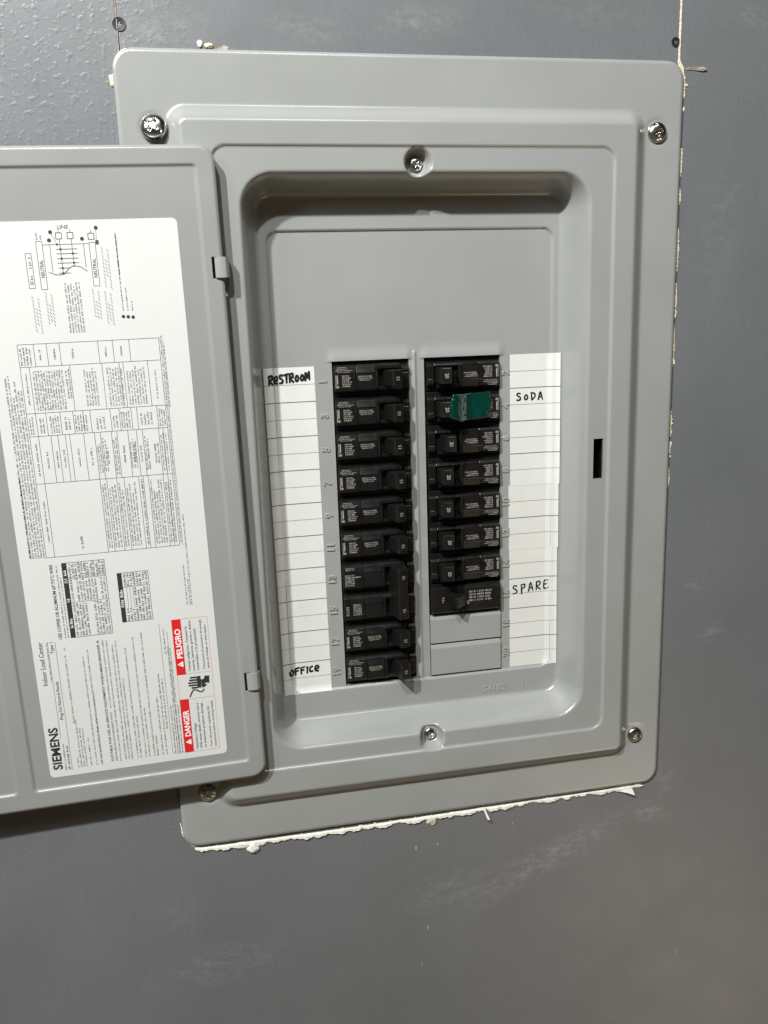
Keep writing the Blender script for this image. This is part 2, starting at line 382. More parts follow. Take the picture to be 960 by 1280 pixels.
# ---------------------------------------------------------------- screws
def screw_mesh(name, R, H, m, slot=True, sink=False):
    n = 56; g = np.linspace(-1, 1, n); x, y = np.meshgrid(g, g)
    rx = x * np.sqrt(1 - y * y / 2); ry = y * np.sqrt(1 - x * x / 2); rad = np.hypot(rx, ry)
    h = H * np.sqrt(np.clip(1 - (rad * .97) ** 2.2, 0, 1)) if not sink else -H * .35 * (1 - rad) + H * .2
    px, py = np.abs(rx * R), np.abs(ry * R)
    aw = R * .10; al = R * .50
    cr = np.maximum(S((aw * 1.6 - px) / (aw * .7)) * S((al - py) / (R * .12)), S((aw * 1.6 - py) / (aw * .7)) * S((al - px) / (R * .12)))
    if slot: cr = np.maximum(cr, .7 * S((aw * 1.2 - py) / (aw * .5)) * S((R * .8 - px) / (R * .1)))
    h = h - cr * H * .55
    b = MB(); vs = [L(a * R, c * R, d) for a, c, d in zip(rx.ravel(), ry.ravel(), h.ravel())]
    fs = [(j * n + i, (j + 1) * n + i, (j + 1) * n + i + 1, j * n + i + 1) for j in range(n - 1) for i in range(n - 1)]
    b.add(vs, fs, m)
    k = 48; ring = [L(R * math.cos(t * 2 * math.pi / k), R * math.sin(t * 2 * math.pi / k), z) for z in (H * .12, -1.5) for t in range(k)]
    b.add(ring, [(t, (t + 1) % k, k + (t + 1) % k, k + t) for t in range(k)], m)
    return b.mesh(name, smooth=True)
ms = screw_mesh('drywall_screw', 4.2, 1.2, M_BSCREW, slot=False, sink=True)
o = link('drywall_screw', ms, None, W(6.4, -14.3, .1)); tag(o, 'black drywall screw head in the left wall seam above the panel corner', 'screw', 'black drywall screws in the wall')
o.rotation_euler = (0, .2, 0)
o = link('drywall_screw', ms, None, W(397.2, -13.5, .15)); tag(o, 'dusty dark drywall screw head beside the right wall seam above the panel corner', 'screw', 'black drywall screws in the wall')
o.rotation_euler = (0, .7, 0); o.scale = (.78, .8, .78)

DF = -19.6                       # height of the dead front plate that carries the breakers
def I(u, v): return u * 1.0172 - 0.796, v * 1.0172 - 3.04      # breaker layout -> cover coordinates
def Iu(u): return I(u, 0)[0]
def Iv(v): return I(0, v)[1]
# ---------------------------------------------------------------- load centre: cover
panel = empty('load_center', W(0, 0, 0), 'grey steel breaker panel with open door, mounted in a grey wall', 'breaker panel')
CW, CH = 403.0, 577.5
WL = (Iu(135.5), Iu(193.5), Iv(205.6), Iv(461.0)); WR = (Iu(205.3), Iu(265.0), Iv(205.6), Iv(461.0))
SLOT = (334.8, 342.7, 272.2, 303.6); HN = (59.3, 66.0, 133, 146)
rng = np.random.RandomState(3)
def wob(u, v, amp):
    return amp * (np.sin(u / 37 + 1.3 * np.sin(v / 61)) + np.sin(v / 43 + 2 + np.sin(u / 55)))
def cover_h(u, v):
    d = rr(u, v, 0, CW, 0, CH, 13)
    h = 2.7 - .8 * (1 - S(-d / 2.2)) + wob(u, v, .07) + .35 * S((60 - v) / 60)
    h = h + 8.1 * S(-(rr(u, v, 29, 374.5, 33, 548, 15)) / 12.5)
    h = h - 1.6 * S(-rr(u, v, 57.5, 347.5, 59.5, 516.5, 11) / 1.4)
    t = np.clip(-rr(u, v, 74, 330.5, 75.2, 503, 25) / 15.0, 0, 1)
    prof = .5 * S(t) + .5 * S((t - .06) / .8)
    h = h - 27.5 * prof - .5 * S(t)
    h = h + .5 - 1.8 * S(-rr(u, v, Iu(92.7), Iu(307), Iv(113), Iv(463), 8.5) / .9)
    for (a, c, sq_) in ((200, 70.8, 2.0), (201, 506.5, 3.2)):
        r = (np.abs(u - a) ** sq_ + np.abs(v - c) ** sq_) ** (1 / sq_)
        m = 1 - S((r - 6.0) / 4.6)
        h = np.where(h > .6, h * (1 - m) + .6 * m, h)
    for (a, b, c, d2) in (WL, WR):
        h = h + 1.7 * S((v - c + 13) / 13) ** 1.5 * S((u - a + 5) / 7) * S((b + 5 - u) / 7) * S((c + .6 - v) / .5)
    h = h + 1.3 * np.exp(-((u - Iu(198.0)) / 1.1) ** 2) * S((v - Iv(199)) / 3) * S((Iv(463) - v) / 2)
    # dimples where the bevel corners meet the screws
    for (a, c) in ((22.7, 48.4), (382.8, 48.7), (380.5, 530), (21.7, 532)):
        r = np.hypot(u - a, v - c); m = 1 - S((r - 7.5) / 4); h = h * (1 - m) + np.minimum(h, 2.7) * m
    return h
US = axis([0, 2.5, 9, 27, 60, 73, 95, WL[0], WL[1], WR[0], WR[1], 304, 330, 334.8, 342.7, 350, 376, 394, 400.5, CW], .85)
VS = axis([0, 2.5, 9, 30, 62, 73, 95, 116, 194, WL[2], 272.2, 303.6, WL[3], 470, 486, 506, 520, 550, 568.5, 575, CH], .85)
cover = sheet('cover', US, VS, cover_h, CW, CH, 13.0, [WL, WR, SLOT], M_PAINT, 0.9, panel)
# thickness of the cut edges, and the enclosure behind
eb = MB()
for (a, b, c, d) in (WL, WR, SLOT):
    hb = DF - 2.2 if d > 400 else 8.2
    ht = DF - .05 if d > 400 else 9.1
    for q in (((a, c), (b, c)), ((b, c), (b, d)), ((b, d), (a, d)), ((a, d), (a, c))):
        eb.quad(L(*q[0], ht), L(*q[1], ht), L(*q[1], hb), L(*q[0], hb), M_PAINT)
eb.build('cut_edge', panel)
bx = MB()
def openbox(b, u0, u1, v0, v1, w0, w1, m):
    b.quad(L(u0, v0, w0), L(u1, v0, w0), L(u1, v1, w0), L(u0, v1, w0), m)
    for q in (((u0, v0), (u1, v0)), ((u1, v0), (u1, v1)), ((u1, v1), (u0, v1)), ((u0, v1), (u0, v0))):
        b.quad(L(*q[0], w0), L(*q[1], w0), L(*q[1], w1), L(*q[0], w1), m)
openbox(bx, 60, 352, 70, 505, -100, -24, M_DARK)
openbox(bx, 333, 344.5, 270, 306, -30, 8.1, M_DARK)
bx.build('enclosure', panel)
# filler plates under the last breaker of the right column
for (a, b_) in ((410.0, 433.6), (434.6, 460.6)):
    a, b_ = Iv(a), Iv(b_); f = MB(); f.prism_u(Iu(205.8), Iu(264.6), [(a, DF - 6), (a, DF + .2), (a + 3.2, DF + 1.5), (b_ - .8, DF + 1.5), (b_, DF + .4), (b_, DF - 6)], M_PAINT)
    f.build('filler_plate', panel, bevel=.35)
# embossed numbers
def emboss(txt, u, v, size, rot, parent):
    u, v = I(u, v)
    vs, fs, wdt = text_geo(txt, 0, .10, .05)
    b = MB(); c, s = (0, 1) if rot else (1, 0)
    out = []
    for x, y, z in vs:
        X_, Y_ = (x - wdt / 2) * size, (y - .35) * size
        uu_, vv_ = (u + Y_, v - X_) if rot else (u + X_, v - Y_)
        if rot: uu_, vv_ = u + Y_ * 1.0, v - X_
        out.append(L(uu_, vv_, DF + z * size * .3))
    b.add([(x, y - .0014, z) for x, y, z in out], fs, M_PAINT); return b.build('embossed_number', parent)
def emboss_rot(txt, u, v, size):
    # reads from bottom to top: text x -> -v, text up -> -u
    u, v = I(u, v)
    vs, fs, wdt = text_geo(txt, 0, .10, .05)
    b = MB(); b.add([L(u - (y - .35) * size, v - (x - wdt / 2) * size, DF + z * size * .26) for x, y, z in vs], fs, M_PAINT)
    return b.build('embossed_number', panel)
for i in range(10):
    emboss_rot(str(2 * i + 1), 128.3, 220 + 25.3 * i, 8.0)
    emboss_rot(str(2 * i + 2), 269.6, 219.5 + 25.3 * i, 8.0)
emboss('54182', 259, 477.4, 8.0, False, panel); emboss('1', 284, 476.4, 8.0, False, panel)

# cover screws
ms = screw_mesh('cover_screw', 7.8, 4.4, M_ZINC)
for i, (u, v, rz, tx, ty) in enumerate([(22.7, 48.4, .6, -.20, -.26), (382.8, 48.7, 1.2, .05, -.06), (380.5, 530, .3, .0, .04), (21.7, 532.2, .1, .0, .0)]):
    o = link('cover_screw', ms, panel, Vector(L(u, v, 4.2 if i == 0 else 3.1))); o.rotation_euler = (tx, rz, ty)
    if i == 0: o.scale = (1.12, 1.2, 1.12)
    if i: o.scale = (.92 if i == 1 else .84,) * 3
ms = screw_mesh('small_cover_screw', 4.6, 2.0, M_ZINC)
for (u, v, rz) in ((200, 70.8, .5), (201, 506.3, 1.0)):
    o = link('small_cover_screw', ms, panel, Vector(L(u, v, 1.8))); o.rotation_euler = (0, rz, 0)

# ---------------------------------------------------------------- directory strips and handwriting
def strip_mesh(u0, v0, u1, v1, pitch_rows, skew, m, drop, lift=.12, first_thin=True):
    """paper strip following the step of the cover underneath; rows ruled dark every inch, pale between"""
    b = MB(); us = np.linspace(0, 1, 33)
    nv = max(2, int((v1 - v0) / 3)); vsn = np.linspace(0, 1, nv + 1)
    def pos(a, c, extra=0):
        u = u0 + (u1 - u0) * a + skew * c; v = v0 + (v1 - v0) * c
        h = float(cover_h(np.array([[u]]), np.array([[v]]))[0, 0])
        # paper bridges over the small step instead of following it sharply
        h0 = float(cover_h(np.array([[u - 2.2]]), np.array([[v]]))[0, 0]); h1 = float(cover_h(np.array([[u + 2.2]]), np.array([[v]]))[0, 0])
        h = max(h, (h0 + h1) / 2) + lift + .10 * noise.noise(Vector((u * .05, v * .03, 4)))
        return L(u, v, h + extra)
    n = len(us)
    vs = [pos(a, c) for c in vsn for a in us]
    b.add(vs, [(j * n + i, (j + 1) * n + i, (j + 1) * n + i + 1, j * n + i + 1) for j in range(nv) for i in range(n - 1)], m)
    for k in range(1, pitch_rows * 2):
        c = k / (pitch_rows * 2); t = .32 if k % 2 == 0 else .22; mm_ = M_RULE2 if k % 2 == 0 else M_RULE
        hh = t / (v1 - v0)
        vs = [pos(a, c + s * hh, .06) for a in us for s in (-1, 1)]
        b.add(vs, [(2 * i, 2 * i + 1, 2 * i + 3, 2 * i + 2) for i in range(n - 1)], mm_)
    return b, pos
def add_strip(u0, v0, u1, v1, rows, skew, m, lift, label):
    (u0, v0), (u1, v1) = I(u0, v0), I(u1, v1)
    b, pos = strip_mesh(u0, v0, u1, v1, rows, skew, m, 0, lift)
    o = b.build('directory_strip', panel, smooth=True); o['label'] = label; return o
s_left = add_strip(84.8, 208.6, 122.4, 463.2, 10, 1.6, M_STRIP, .12, 'ruled paper strip left of the breakers, RESTROOM on top and OFFICE at the bottom')
s_r1 = add_strip(273.2, 206.0, 313.0, 308.6, 4, 0.1, M_STRIP, .42, 'upper piece of ruled paper strip right of the breakers, reading SODA')
s_r2 = add_strip(272.0, 308.2, 312.6, 361.2, 2, .2, M_STRIP2, .30, 'short middle piece of ruled paper strip right of the breakers')
s_r3 = add_strip(272.6, 360.0, 312.2, 461.2, 4, .3, M_STRIP2, .16, 'lower piece of ruled paper strip right of the breakers, reading SPARE')
G = {  # marker letters as strokes in a unit box, y down
 'R': [[(0, 1), (.05, 0)], [(.0, .08), (.5, 0), (.65, .25), (.45, .48), (.05, .55), (.7, 1)]],
 'E': [[(.6, .02), (.05, .08), (0, .95), (.65, .9)], [(.02, .5), (.5, .45)]],
 'e': [[(.1, .6), (.65, .5), (.5, .15), (.1, .3), (.05, .8), (.6, .95)]],
 'S': [[(.65, .12), (.2, .05), (.05, .3), (.6, .6), (.55, .92), (0, .95)]],
 's': [[(.55, .25), (.15, .2), (.1, .45), (.5, .65), (.45, .9), (0, .9)]],
 'T': [[(-.05, .1), (.8, .0)], [(.4, .05), (.38, 1)]],
 'O': [[(.35, .1), (.05, .45), (.2, .9), (.6, .8), (.7, .35), (.35, .1)]],
 'o': [[(.35, .3), (.1, .6), (.25, .92), (.6, .8), (.6, .42), (.35, .3)]],
 'M': [[(0, 1), (.1, .1), (.4, .7), (.75, 0), (.8, .95)]],
 'D': [[(.05, .05), (.1, 1)], [(-.05, .05), (.55, .15), (.7, .55), (.1, 1)]],
 'A': [[(0, 1), (.35, 0), (.75, 1)], [(.1, .65), (.65, .6)]],
 'P': [[(.1, .05), (.15, 1.15)], [(.0, .1), (.6, .05), (.6, .42), (.12, .5)]],
 'F': [[(.05, .1), (.08, 1.0)], [(.0, .12), (.75, .0)], [(.05, .5), (.6, .42)]],
 'f': [[(.6, .1), (.2, .15), (.15, 1)], [(-.1, .55), (.6, .45)]],
 'I': [[(.2, .1), (.15, 1)]], 'C': [[(.6, .15), (.15, .3), (.1, .8), (.6, .85)]]}
def write(txt, u, v, w, h, tilt, lw, adv, strip_h, parent, squash=None):
    u, v = I(u, v); b = MB(); x = u
    for ch in txt:
        cw = w
        for st in G[ch]:
            P = [Vector((x + a * cw, v + (c - 1) * h - (x + a * cw - u) * tilt)) for a, c in st]
            Q = []
            for i in range(len(P) - 1):     # smooth a little
                for t in (0, .25, .5, .75):
                    p0 = P[max(i - 1, 0)]; p1 = P[i]; p2 = P[i + 1]; p3 = P[min(i + 2, len(P) - 1)]
                    q = .5 * ((2 * p1) + (p2 - p0) * t + (2 * p0 - 5 * p1 + 4 * p2 - p3) * t * t + (3 * p1 - p0 - 3 * p2 + p3) * t ** 3)
                    Q.append(q)
            Q.append(P[-1])
            for i in range(len(Q) - 1):
                a, c = Q[i], Q[i + 1]; d = c - a
                if d.length < 1e-6: continue
                d.normalize(); nn = Vector((-d.y, d.x)) * lw * .5 * (1.05 + .45 * noise.noise(Vector((a.x, a.y, 0)))); e = d * lw * .3
                b.quad(*[L(p.x, p.y, strip_h(p.x, p.y)) for p in (a - e - nn, a - e + nn, c + e + nn, c + e - nn)], M_MARKER)
        x += adv * cw * (0.55 if ch == 'I' else 1)
    return b.build('handwriting', parent)
_n = [0]
def sh(lift):
    def f(u, v):
        _n[0] += 1
        g = lambda x: float(cover_h(np.array([[x]]), np.array([[v]]))[0, 0])
        return max(g(u), (g(u - 2.2) + g(u + 2.2)) / 2) + lift + .10 * noise.noise(Vector((u * .05, v * .03, 4))) + .09 + .0004 * (_n[0] % 97)
    return f
write('ReSTRooM', 88.8, 220.6, 3.9, 6.4, .07, 1.55, 1.0, sh(.12), s_left)
write('OFFICe', 91.3, 448.0, 4.3, 5.8, .07, 1.45, 1.05, sh(.12), s_left)
write('SoDA', 278.8, 241.4, 4.6, 6.0, 0.0, 1.15, 1.30, sh(.42), s_r1)
write('SPARE', 275.8, 398.2, 5.2, 7.2, .09, 1.1, 1.30, sh(.16), s_r3)

# ---------------------------------------------------------------- door
DH, DW = 453.0, 287.0
O3 = Vector((60.28, 61.44, 0)); ROLL, YAW = 0.0155, -0.016
door = bpy.data.objects.new('door', None); COL.objects.link(door); door.parent = panel
# door-local: x = distance from the door's left edge, so that its hinge edge is at x = DW
door.location = L(O3.x, O3.y, 20.7); door.rotation_euler = (0, ROLL, 0)
rotm = Matrix.Rotation(-ROLL, 4, 'Y') @ Matrix.Rotation(-YAW, 4, 'Z')
door.rotation_euler = rotm.to_euler()
def DL(a, b, w=0.0):            # a leftwards from the hinge edge, b down
    return (-a * MM, -w * MM, -b * MM)
def door_h(u, v):
    x = DW - u
    d = rr(u, v, 0, DW, 0, DH, 11)
    h = 0 - 1.2 * (1 - S(-d / 2.0)) + wob(u, v + 30, .08)
    h = h - 1.5 * S(-rr(x, v, 11.9, 167.2, 11.7, 439.3, 3.0) / 1.8)
    h = h - 1.5 * S(-rr(x, v, 177.6, DW - 12, 11.7, 439.3, 3.0) / 1.8)
    return h
HS = [(DW - 7.6, DW - 3.9, 70.6, 84.6), (DW - 10.4, DW - 6.7, 367.6, 381.6)]
UD = axis([0, 2.2, 11, 15, 108, 112, 118, 122, 272.5, DW - 10.4, DW - 7.6, DW - 6.7, DW - 3.9, DW - 2.2, DW], .9)
VD = axis([0, 2.2, 11, 15, 70.6, 84.6, 367.6, 381.6, 437, 442, DH - 2.2, DH], .95)
dp = sheet('door_panel', UD, VD, door_h, DW, DH, 11.0, HS, M_DOOR, -8.5, door)
# shift the sheet so that its right edge is at the hinge line (a = 0)
for p in (dp,):
    p.location = (-DW * MM, 0, 0)
# join back: dark inside of slots
# hinge hooks
def hook(a0, a1, b0, b1, label=None):
    b = MB(); n = 14; th = .9
    rows = []
    for i in range(n + 1):
        t = i / n; a = a0 + (a1 - a0) * t
        w = 1.6 * math.sin(math.pi * min(1, t * .9 + .05)) ** .7 * 1.0 + .6 - (1.8 * max(0, t - .8) / .2)
        rows.append((a, w))
    # tongue runs on behind the door edge down to the frame
    rows = [(a0 + .3, -5.0)] + rows + [(a1 - .6, -5.0), (a1 - .3, -12.0)]
    N = len(rows); nb = 6
    vs = []
    for s in (0, 1):
        for j in range(nb + 1):
            for (a, w) in rows:
                bb = b0 + (b1 - b0) * j / nb
                vs.append(DL(a, bb, w - s * th))
    fs = []
    K = (nb + 1) * N
    for j in range(nb):
        for i in range(N - 1):
            q = j * N + i; fs += [(q, q + 1, q + N + 1, q + N), (K + q, K + q + N, K + q + N + 1, K + q + 1)]
    for i in range(N - 1):
        fs += [(i, K + i, K + i + 1, i + 1), (nb * N + i, nb * N + i + 1, K + nb * N + i + 1, K + nb * N + i)]
    b.add(vs, fs, M_PAINT); return b.build('hinge_tab', door, smooth=False)
hook(5.6, -3.4, 70.9, 84.3); hook(8.6, -.8, 367.9, 381.2)

# ---- the printed label on the door: q from its left edge, s up from its bottom edge (the print reads upwards)
lab = MB()
def LB(s, q, w): return DL(154.55 - q, 430.05 - s, -1.5 + w)
LW, LH = 126.8, 385.05
n = 10; out = []
for (cq, cs, a0) in ((3.5, 3.5, 180), (LW - 3.5, 3.5, 270), (LW - 3.5, LH - 3.5, 0), (3.5, LH - 3.5, 90)):
    for i in range(n + 1):
        t = math.radians(a0 + 90 * i / n); out.append((cs + 3.5 * math.sin(t), cq + 3.5 * math.cos(t)))
lab.add([LB(s, q, .22) for s, q in out], [tuple(range(len(out)))], M_PAPER)
lab.add([LB(s, q, .22) for s, q in out] + [LB(s, q, 0) for s, q in out], [(i, (i + 1) % len(out), len(out) + (i + 1) % len(out), len(out) + i) for i in range(len(out))], M_PAPER)
zk = [0]
def Z():
    zk[0] += 1; return .30 + .0002 * (zk[0] % 100)
def rect(s0, s1, q0, q1, m, z=None):
    z = z or Z(); lab.quad(LB(s0, q0, z), LB(s0, q1, z), LB(s1, q1, z), LB(s1, q0, z), m)
def seg(s0, q0, s1, q1, t, m, z=None):
    z = z or Z(); d = Vector((s1 - s0, q1 - q0)); d.normalize(); nn = Vector((-d.y, d.x)) * t / 2
    lab.quad(LB(s0 - nn.x, q0 - nn.y, z), LB(s0 + nn.x, q0 + nn.y, z), LB(s1 + nn.x, q1 + nn.y, z), LB(s1 - nn.x, q1 - nn.y, z), m)
def frame(s0, s1, q0, q1, t, m):
    seg(s0, q0, s1, q0, t, m); seg(s0, q1, s1, q1, t, m); seg(s0, q0, s0, q1, t, m); seg(s1, q0, s1, q1, t, m)
def text(txt, s0, s1, q, h, m, bold=0.0, z=None):   # baseline at q, from s0 to s1, cap height h
    vs, fs, wdt = text_geo(txt, bold); z = z or Z(); kx = (s1 - s0) / wdt; ky = h / .72
    lab.add([LB(s0 + x * kx, q - y * ky, z) for x, y, _ in vs], fs, m)
def circle(s, q, r, m, z=None, n=12):
    z = z or Z(); lab.add([LB(s + r * math.sin(i * 2 * math.pi / n), q + r * math.cos(i * 2 * math.pi / n), z) for i in range(n)], [tuple(range(n))], m)
rg = random.Random(5)
def fine(s0, s1, q, h=1.0, m=None, dens=1.0, slant=.15):
    """one line of print too small to read: letter-sized pen strokes grouped in words"""
    m = m or M_FINE; s = s0; z = Z(); wl = rg.randint(2, 8)
    while s < s1 - h * .5:
        if wl == 0:
            s += h * .7; wl = rg.randint(2, 9); continue
        wl -= 1
        cw = h * rg.uniform(.5, .7); t = h * .2 * dens; dens_ = dens * 1.15
        hh = h * rg.choice((.7, .7, 1, 1, .85))
        kind = rg.random()
        def st(a, b, c, d):
            lab.quad(LB(s + a * cw, q - b * hh, z), LB(s + a * cw, q - d * hh, z), LB(s + c * cw, q - d * hh, z), LB(s + c * cw, q - b * hh, z), m)
        st(0, 0, .28 * dens, 1)
        if kind > .3: st(.55, 0, .55 + .24 * dens, rg.choice((1, .6)))
        if kind > .5: st(.1, .42, .6, .42 + .17 * dens)
        if kind < .45: st(.1, 0, .7, .17 * dens)
        if kind > .7 or kind < .2: st(.1, .85, .7, 1)
        s += cw + h * .16
def block(s0, s1, q0, q1, pitch, h=None, ragged_=.25, m=None, dens=1.0, skip=()):
    h = h or pitch * .62; q = q0 + h; i = 0
    while q < q1:
        if i not in skip: fine(s0, s1 - (s1 - s0) * ragged_ * rg.random(), q, h, m, dens)
        q += pitch; i += 1
# heading
text('SIEMENS', 5.9, 38.8, 9.0, 6.3, M_INK, .028)
text('Indoor Load Center', 71.5, 104.0, 7.0, 3.3, M_INK, .006)
text('Plug-On Neutral Ready', 44.2, 73.6, 14.1, 2.2, M_INK, .006)
text('Type 1', 94.6, 103.2, 14.0, 2.3, M_INK, .008)
fine(5, 26, 12.0, 1.2); fine(5, 24, 14.6, 1.6, dens=1.3); fine(74, 104, 10.2, .8)
seg(30, 10.6, 104, 10.6, .22, M_FINE); seg(4.2, 15.6, 103.2, 15.6, .22, M_FINE)
# body paragraphs
fine(5.4, 14, 20.6, 1.1); fine(40, 93, 21.6, 1.15); fine(96, 99, 21.6, 1.15)
block(5.4, 44, 21.6, 27.4, 1.9, 1.05)
fine(5.4, 22, 29.6, 1.05); fine(24, 28, 29.6, 1.05)
block(5.4, 101, 32.3, 39.5, 3.4, 1.05, .15); fine(5.4, 62, 37.2, 1.0)
text('SUITABLE FOR USE AS SERVICE EQUIPMENT WHEN MAIN BREAKER IS', 6.5, 100.5, 44.9, 1.75, M_INK, .012)
text('INSTALLED IN ACCORDANCE WITH', 6.5, 45, 47.8, 1.5, M_FINE, .004); fine(48, 101, 47.8, 1.1)
fine(6, 100, 50.4, 1.05)
for q, a, b_ in ((54.0, 6, 97), (56.4, 6, 99), (58.6, 6, 70), (62.6, 6, 94), (65.0, 6, 40), (68.5, 6, 101), (71.0, 6, 45), (74.6, 6, 103), (77.0, 6, 22), (80.6, 6, 52), (83.4, 6, 70), (85.6, 26, 66)):
    fine(a, b_, q, 1.15)
seg(5, 84.6 + 2.6, 107.5, 84.6 + 2.6, .2, M_FINE); seg(5, 92.2, 101, 92.2, .2, M_FINE)
fine(84, 104, 90.2, 1.1); fine(20, 23, 90, 1.4, M_PINK)
block(5.2, 46, 88.6, 95.0, 1.7, 1.0, .1); block(46, 92, 91.0, 94.9, 1.6, .9, .1)
# danger panel
z1, z2 = .33, .38
frame(5.0, 109.4, 96.2, 121.3, .28, M_PINK); seg(47.2, 96.2, 47.2, 121.3, .28, M_PINK); seg(66.9, 96.2, 66.9, 121.3, .28, M_PINK)
rect(5.0, 47.4, 96.0, 102.5, M_RED, z1); rect(66.7, 109.4, 96.0, 102.5, M_RED, z1)
M_WINK = mat('white_ink', (.83, .82, .79), .5)
def tri(s, q, k):
    lab.add([LB(s, q, z2), LB(s + k, q, z2), LB(s + k / 2, q - k * .9, z2)], [(0, 1, 2)], M_WINK)
tri(11.0, 101.3, 4.6); tri(72.6, 101.3, 4.6)
rect(13.1, 13.5, 98.6, 100.2, M_RED, .40); rect(74.7, 75.1, 98.6, 100.2, M_RED, .40)
text('DANGER', 17.8, 38.6, 101.4, 4.0, M_WINK, .03, z2); text('PELIGRO', 79.6, 102.2, 101.4, 4.0, M_WINK, .03, z2)
text('Hazardous Voltage.', 7.0, 28, 106.0, 1.7, M_INK, .008)
text('Will cause death, serious injury', 7.0, 43.5, 109.0, 1.7, M_INK, .008)
text('or extensive property damage.', 7.0, 43.5, 112.0, 1.7, M_INK, .008)
text('Turn off power supplying this', 7.0, 40, 116.4, 1.6, M_INK, .004)
text('equipment before working inside.', 7.0, 44, 119.4, 1.6, M_INK, .004)
text('Voltaje peligroso. Causar\u00e1 la', 68.6, 103.5, 106.2, 1.7, M_INK, .008)
text('muerte, lesiones graves o da\u00f1os', 68.6, 107.5, 109.2, 1.7, M_INK, .008)
text('materiales a la propiedad.', 68.6, 101.5, 112.2, 1.7, M_INK, .008)
text('Desconecte el suministro de energ\u00eda', 69.4, 107.5, 116.6, 1.6, M_INK, .004)
text('antes de trabajar en este equipo.', 69.4, 103.5, 119.6, 1.6, M_INK, .004)
# hand and shock symbol
def poly2(pts, m, z=None):
    z = z or Z(); lab.add([LB(s, q, z) for s, q in pts], [tuple(range(len(pts)))], m)
for i, (s, a, b_) in enumerate(((55.4, 105.4, 110.0), (57.4, 103.6, 110.5), (59.4, 102.8 + .6, 111), (61.4, 103.4 + .8, 111), (63.4, 105.0, 111.4))):
    seg(s, b_, s + .1, a, 1.35, M_INK)
rect(55.0, 64.2, 109.8, 112.6, M_INK)
for zz in ([(55.6, 112.9), (58.4, 116.0), (57.8, 118.6), (63.6, 118.9), (64.0, 115.6), (61.6, 114.8), (61.2, 112.6)],): poly2(zz, M_INK)
poly2([(55.0, 113.0), (57.6, 113.6), (57.0, 117.0), (54.9, 114.6)], M_INK)
pp = [(48.6, 103.6), (51.4, 105.0), (54.0, 106.6), (53.4, 109.2), (51.6, 111.4), (52.2, 113.8), (53.8, 114.2)]
for a, b_ in zip(pp[:-1], pp[1:]): seg(a[0], a[1], b_[0], b_[1], 1.0, M_INK)
# wire tables
text('USE COPPER OR ALUMINUM 60\u00b0/75\u00b0C WIRE', 104.6, 159.2, 20.8, 2.3, M_INK, .012)
fine(105, 158, 23.6, 1.0); fine(105, 150, 25.4, .8)
frame(104.8, 159.3, 26.8, 55.2, .3, M_FINE); rect(104.8, 159.3, 26.8, 30.0, M_INK)
for s0, s1 in ((112, 120), (131, 136), (145, 155)): fine(s0, s1, 29.2, 1.9, M_WINK, 1.2)
seg(130.6, 30, 130.6, 55, .25, M_FINE); seg(147.6, 30, 147.6, 55, .25, M_FINE)
for k in range(12):
    q = 32.2 + k * 2.0
    if k not in (5, 6): fine(105.6, 130, q, 1.5, dens=1.15)
    if k not in (1, 9): fine(131.4, 147, q, 1.45, dens=1.1)
    fine(148.2, 159, q, 1.5, dens=1.15)
    if k % 2: seg(148, q + .3, 159, q + .3, .15, M_FINE)
frame(111.9, 148.1, 62.6, 83.6, .3, M_FINE); rect(111.9, 148.1, 62.6, 65.6, M_INK); fine(123, 136, 65.0, 1.9, M_WINK, 1.2)
seg(137.6, 65.6, 137.6, 83.4, .25, M_FINE)
for k in range(8):
    q = 68.0 + k * 2.1
    fine(112.6, 122 if k < 3 else 136.6, q, 1.6, dens=1.15)
    if k < 3: seg(122, q, 137, q, .2, M_FINE)
    fine(138.2, 147.6, q, 1.6, dens=1.15)
# footer at right
fine(119.5, 150, 108.8, .9); fine(119.5, 140, 110.8, .9); block(119.5, 187, 111.2, 113.2, 1.9, .9, .05)
# main table
TL = M_FINE; t = .28
frame(164.2, 308.4, 17.6, 107.4, t, TL)
for s in (293.8, 263.3, 248.0, 215.8): seg(s, 17.6, s, 107.2, t, TL)
for q in (23.5, 31.5, 39.6, 46.9, 68.4, 77.5, 86.0, 94.0): pass
for q in (27.5, 35.6, 43.6, 68.0, 77.4, 88.0): seg(293.8, q, 308.4, q, t, TL)
for q in (31.5, 40.6, 52, 73, 83): fine(298, 305, q, 1.3)
block(295, 307, 18.4, 27.0, 1.9, 1.2, .1)
fine(269, 290, 21.0, 1.1)
for q in (23.2,): seg(293.8, q, 164.2, q, t, TL)
block(265, 292, 24.6, 44.8, 1.62, 1.15, .06, dens=.9); block(272, 292, 45, 49, 1.7, 1.15, .1, dens=.9)
seg(263.3, 48.5, 293.8, 48.5, t, TL)
block(266, 291, 56.5, 65.5, 1.75, 1.15, .12, dens=.9); block(265, 291.5, 71.4, 82.0, 1.75, 1.15, .06, dens=.9); block(265, 291.5, 84.0, 96.5, 1.8, 1.15, .12, dens=.9)
for q in (69.0, 80.2, 82.6, 98.6): seg(263.3, q, 293.8, q, t, TL)
fine(268, 288, 103.4, 1.0)
